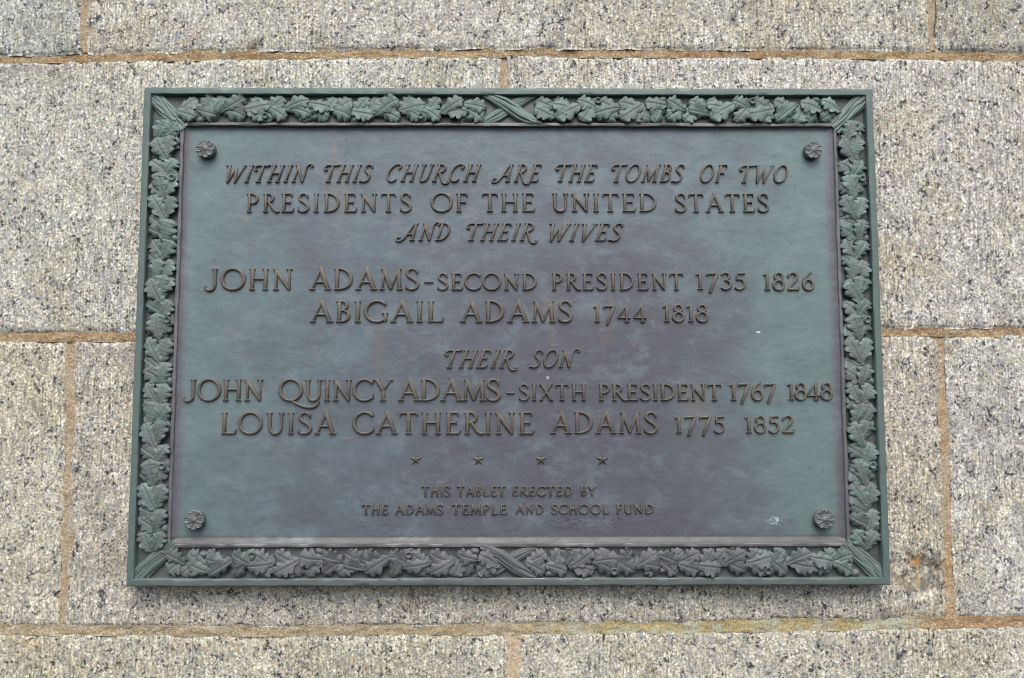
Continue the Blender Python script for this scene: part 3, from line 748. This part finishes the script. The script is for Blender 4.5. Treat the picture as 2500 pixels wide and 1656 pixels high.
def italic(c):
    w_ = .105
    def s2(x, y0=0, y1=1, k=w_+.01): return ([(x, y0+.02), (x, y1-.02)], [k]*2)
    h_ = .10
    if c == 'I': return .32, [s2(.16), sf(.16, B_, h_), sf(.16, T_, h_)]
    if c == 'H': return .70, [s2(.14), s2(.56), sf(.14, B_, h_), sf(.14, T_, h_), sf(.56, B_, h_), sf(.56, T_, h_), ([(.14, .52), (.56, .52)], [.08]*2)]
    if c == 'T': return .62, [s2(.32), sf(.32, B_, .12), S([(.66, 1.0), (.56, .955), (.32, .95), (.10, .965), (-.03, .90), (-.07, .78), (.00, .69), (.08, .72)], [.06, .085, .09, .09, .09, .09, .09, .12])]
    if c == 'A': return .80, [([(.60, .02), (.56, .98)], [.12]*2), sf(.60, B_, .12), sf(.54, T_, .10, .12), S([(.55, .96), (.42, .80), (.30, .45), (.20, .18), (.06, .0), (-.12, -.03), (-.20, .08), (-.13, .20), (-.05, .17)], [.09, .10, .10, .10, .09, .09, .09, .10, .12]), ([(.28, .36), (.60, .36)], [.08]*2)]
    if c == 'R': return .66, [s2(.14), sf(.14, B_, h_), S([(.04, T_), (.26, .97), (.42, .89), (.47, .74), (.40, .58), (.26, .50), (.16, .50)], [.07, .08, .10, .11, .10, .08, .07]),
                              S([(.26, .50), (.40, .25), (.52, .02), (.66, -.11), (.82, -.10), (.84, .00), (.77, .03)], [.09, .11, .11, .10, .09, .09, .11])]
    if c == 'N': return .74, [([(.14, .02), (.14, .95)], [.09]*2), ([(.10, .96), (.56, .04)], [.13]*2), S([(.57, .02), (.57, .5), (.56, .84), (.62, .98), (.74, 1.04), (.84, .96), (.80, .88)], [.09, .09, .09, .09, .09, .10, .12]), sf(.14, B_, h_), sf(.06, T_, .05, .06)]
    if c == 'W': return .98, [([(.14, .94), (.30, .0)], [.12]*2), ([(.30, .0), (.50, .86)], [.085]*2), ([(.50, .86), (.66, .0)], [.12]*2), ([(.66, .0), (.88, .96)], [.085]*2), sf(.10, T_, .12, .10), sf(.88, T_, .08)]
    if c == 'V': return .68, [([(.10, .96), (.28, .0)], [.12]*2), ([(.28, .0), (.58, .96)], [.085]*2), sf(.08, T_, .10), sf(.58, T_, .09)]
    if c == 'S': return .50, [S([(.44, .82), (.38, .93), (.26, .975), (.13, .92), (.09, .78), (.15, .64), (.28, .52), (.40, .40), (.44, .24), (.37, .08), (.22, .015), (.08, .06), (-.02, .03)],
                                [.08, .08, .085, .10, .11, .11, .12, .12, .11, .10, .085, .09, .07]), vs(.44, .80, .15)]
    if c == 'C': return .66, [S([(.52, .73), (.58, .80), (.60, .89), (.50, .975), (.34, .97), (.18, .84), (.08, .6), (.07, .36), (.15, .14), (.30, .01), (.44, .03), (.54, .14)], [.12, .09, .09, .09, .09, .10, .11, .115, .11, .09, .085, .08])]
    if c == 'O': return .76, [arc(.36, .5, .31, .48, 0, 360, 32, .115, .085)]
    if c == 'U': return .64, [S([(.14, .98), (.14, .5), (.15, .2), (.24, .03), (.36, .02), (.47, .14), (.52, .4), (.53, .98)], [.11, .11, .11, .1, .09, .085, .085, .085]), sf(.14, T_, h_), sf(.53, T_, .09)]
    if c == 'E': return .54, [s2(.14), ([(.04, B_), (.46, B_)], [.075]*2), ([(.04, T_), (.46, T_)], [.07]*2), ([(.14, .52), (.38, .52)], [.08]*2), vs(.46, .05, .15, lean=.04), vs(.46, .96, -.13), vs(.38, .59, -.14)]
    if c == 'F': return .52, [s2(.14), sf(.14, B_, h_), ([(.04, T_), (.46, T_)], [.075]*2), ([(.14, .52), (.38, .52)], [.08]*2), vs(.46, .96, -.13), vs(.38, .59, -.14)]
    if c == 'D': return .68, [s2(.14), S([(.03, T_), (.26, .97), (.46, .86), (.56, .62), (.55, .36), (.42, .12), (.24, .04), (.03, B_)], [.07, .08, .10, .115, .115, .10, .08, .07])]
    if c == 'M': return .84, [([(.12, .02), (.17, .94)], [.085]*2), ([(.17, .94), (.40, .08)], [.12]*2), ([(.40, .08), (.66, .94)], [.085]*2), ([(.66, .94), (.70, .02)], [.12]*2), sf(.11, B_, .09), sf(.70, B_, .11), sf(.13, T_, .05), sf(.70, T_, .04, .08)]
    if c == 'B': return .54, [s2(.14), S([(.04, T_), (.26, .97), (.38, .88), (.40, .74), (.33, .60), (.18, .54)], [.07, .08, .10, .11, .09, .08]), S([(.18, .54), (.36, .52), (.46, .40), (.45, .20), (.34, .07), (.04, B_)], [.08, .09, .11, .115, .10, .07])]
    raise KeyError(c)

GL = {}
SUB = .25                            # how deep the letter runs into the field (of its own relief)
def glyph(style, c, fat):
    key = (style, c, fat)
    if key in GL: return GL[key]
    adv, strokes = (italic if style == 'i' else roman)(c)
    sect = [(-1.12, -SUB), (-1.0, .35), (-.80, .74), (-.42, .95), (0, 1.0), (.42, .95), (.80, .74), (1.0, .35), (1.12, -SUB)]
    m_ = len(sect); V = []; F = []
    for si, (pts, ws) in enumerate(strokes):
        n = len(pts); closed = n > 8 and math.hypot(pts[0][0]-pts[-1][0], pts[0][1]-pts[-1][1]) < 1e-4
        hgt = 1.0-.012*si           # no two crests share a plane
        if not closed and n == 2:   # a little length so that the ends round off
            pass
        base = len(V)
        rng = n-1 if closed else n
        for i in range(rng):
            a = pts[(i-1) % rng] if (i or closed) else pts[0]; b = pts[(i+1) % rng] if (i < n-1 or closed) else pts[n-1]
            dx, dy = b[0]-a[0], b[1]-a[1]; l = math.hypot(dx, dy) or 1; nx, ny = -dy/l, dx/l
            for (q, z) in sect:
                V.append((pts[i][0]+nx*q*ws[i]*.5*fat, pts[i][1]+ny*q*ws[i]*.5*fat, z*hgt))
        for i in range(rng-1 if not closed else rng):
            k = (i+1) % rng
            for j in range(m_-1): F.append((base+i*m_+j, base+k*m_+j, base+k*m_+j+1, base+i*m_+j+1))
        if not closed:
            for (e, o, w0) in ((0, 1, ws[0]), (n-1, n-2, ws[-1])):
                dx, dy = pts[e][0]-pts[o][0], pts[e][1]-pts[o][1]; l = math.hypot(dx, dy) or 1
                ux, uy = dx/l, dy/l; b1 = len(V)
                for j, (q, z) in enumerate(sect):
                    x, y, zz = V[base+e*m_+j]; V.append((x+ux*.30*w0*.5+(pts[e][0]-x)*.22, y+uy*.30*w0*.5+(pts[e][1]-y)*.22, min(zz, hgt*.45) if zz > 0 else zz))
                for j in range(m_-1):
                    f = (base+e*m_+j, b1+j, b1+j+1, base+e*m_+j+1); F.append(f if e else f[::-1])
                f = tuple(b1+j for j in range(m_)); F.append(f if e else f[::-1])
    if style == 'i': V = [(x+SK*(y-.0), y, z) for x, y, z in V]
    me = mesh('raised_letter', V, [tuple(f)[::-1] for f in F])
    for p in me.polygons: pass
    me.materials.append(MAT['letter'])
    GL[key] = (adv, me); return GL[key]
FIT = []
def word(txt, xa, xb, ytop, ybase, style='r', fat=1.12, adj=None, relief=.0031, ybase2=None):
    """a word whose left and right extremes, cap line and base line were measured on the photograph"""
    hf = FIELD
    x0, zb_ = P(xa, ybase, hf+.001); x1, _ = P(xb, ybase2 or ybase, hf+.001); zb2 = P(xb, ybase2 or ybase, hf+.001)[1]
    H = P(xa, ytop, hf+.001)[1]-zb_
    gs = [glyph(style, c, fat) for c in txt]
    lo = min(v.co.x for v in gs[0][1].vertices); hi = max(v.co.x for v in gs[-1][1].vertices) if txt[-1] != 'Q' else .95
    tr = {'r': .10, 'i': .10}[style] if adj is None else adj
    pos = []; x = 0
    for i, (adv, me) in enumerate(gs):
        pos.append(x); x += adv+tr
    total = pos[-1]+hi-lo; sx = (x1-x0)/total
    FIT.append((txt, round(sx/H, 2)))
    for i, (adv, me) in enumerate(gs):
        f = pos[i]/max(total, 1e-6)
        xx = x0+(pos[i]-lo)*sx; zz = zb_+(zb2-zb_)*f
        part('raised_letter', me, None, tablet, frame_at(xx, zz, hf+float(field_h(np.array(xx), np.array(zz+H/2))), 0, 0, (sx, H, relief)))
word('WITHIN', 551.5, 766, 403.5, 446, 'i', ybase2=445); word('THIS', 789, 912, 402, 445, 'i'); word('CHURCH', 942.5, 1176, 401.5, 444, 'i')
word('ARE', 1199, 1324.5, 401, 444.5, 'i'); word('THE', 1355.5, 1461, 401.5, 444.5, 'i'); word('TOMBS', 1492.5, 1674, 401.5, 445, 'i')
word('OF', 1708.5, 1778.5, 402, 446, 'i'); word('TWO', 1805, 1925.5, 404, 447, 'i')
word('PRESIDENTS', 602, 1006, 472.5, 518.5, 'r', 1.05, adj=.16, ybase2=518); word('OF', 1050, 1142, 472, 518, 'r', 1.05); word('THE', 1176, 1307.5, 471.5, 517.5, 'r', 1.05)
word('UNITED', 1348, 1604, 472, 517.5, 'r', 1.05); word('STATES', 1648, 1879, 473, 518.5, 'r', 1.05)
word('AND', 964.5, 1100, 545, 588, 'i'); word('THEIR', 1137, 1313, 545, 588.5, 'i'); word('WIVES', 1341, 1523.5, 545.5, 589, 'i')
word('JOHN', 496, 713, 655.5, 708.5); word('ADAMS', 755, 1025, 655.5, 708); word('-', 1035.8, 1058, 669, 704)
word('SECOND', 1067.5, 1311.5, 667.5, 708.5); word('PRESIDENT', 1348, 1669, 667, 708.5, adj=.14); word('1735', 1699.5, 1822, 666, 707.5); word('1826', 1863.5, 1989.5, 666, 709)
word('ABIGAIL', 756, 1084, 734.5, 787); word('ADAMS', 1123, 1399, 734.5, 787); word('1744', 1448.5, 1578.5, 745, 786.5); word('1818', 1618.5, 1731, 743.5, 786)
word('THEIR', 1084, 1264, 854.5, 898.5, 'i'); word('SON', 1291.5, 1417.5, 854, 897.5, 'i')
word('JOHN', 444.5, 641, 925.5, 979, adj=.03); word('QUINCY', 678, 959.5, 926, 979, adj=.03); word('ADAMS', 971.5, 1223.5, 925.5, 979, adj=.0); word('-', 1236, 1256.5, 940, 974)
word('SIXTH', 1266.5, 1430.5, 937.5, 978); word('PRESIDENT', 1462.5, 1762.5, 937.5, 978, adj=.06); word('1767', 1781.5, 1896.5, 935.5, 977.5, adj=.02); word('1848', 1922.5, 2034.5, 934.5, 976.5, adj=.0)
word('LOUISA', 539.5, 821, 1006.5, 1060); word('CATHERINE', 858, 1305.5, 1006, 1060); word('ADAMS', 1343.5, 1608, 1005.5, 1058.5); word('1775', 1647.5, 1771.5, 1015.5, 1057); word('1852', 1818.5, 1940.5, 1015, 1057)
sm_ = dict(fat=1.30, relief=.0025)
word('THIS', 1029, 1100, 1187, 1210.5, **sm_); word('TABLET', 1114.5, 1234.5, 1187, 1210.5, **sm_); word('ERECTED', 1250.5, 1398, 1187, 1210, **sm_); word('BY', 1418, 1456, 1187, 1210, **sm_)
word('THE', 883, 948, 1232, 1255, **sm_); word('ADAMS', 964, 1083, 1231.5, 1255, **sm_); word('TEMPLE', 1102.5, 1238.5, 1231.5, 1255, **sm_); word('AND', 1258, 1327.5, 1231, 1254, **sm_)
word('SCHOOL', 1346, 1487.5, 1231, 1254, **sm_); word('FUND', 1505, 1597, 1231, 1253.5, **sm_)
print('FIT', FIT)
# stars
def star_mesh():
    V = [(0, 0, 1.0)]; F = []
    for k in range(10):
        a = math.pi/2+k*math.pi/5; r = 1.0 if k % 2 == 0 else .40
        V.append((r*math.cos(a), r*math.sin(a), .22)); 
    for k in range(10): x, y, z = V[1+k]; V.append((x*1.06, y*1.06, -.3))
    for k in range(10):
        n = (k+1) % 10; F.append((0, 1+k, 1+n)); F.append((1+k, 11+k, 11+n, 1+n))
    me = mesh('raised_star', V, F, False); me.materials.append(MAT['letter']); return me
ST = star_mesh()
for px in (1015.5, 1168, 1321, 1470.5):
    x, z = P(px, 1122, FIELD); part('raised_star', ST, None, tablet, frame_at(x, z, FIELD+.0004, 0, 0, (.0074, .0074, .0030)))
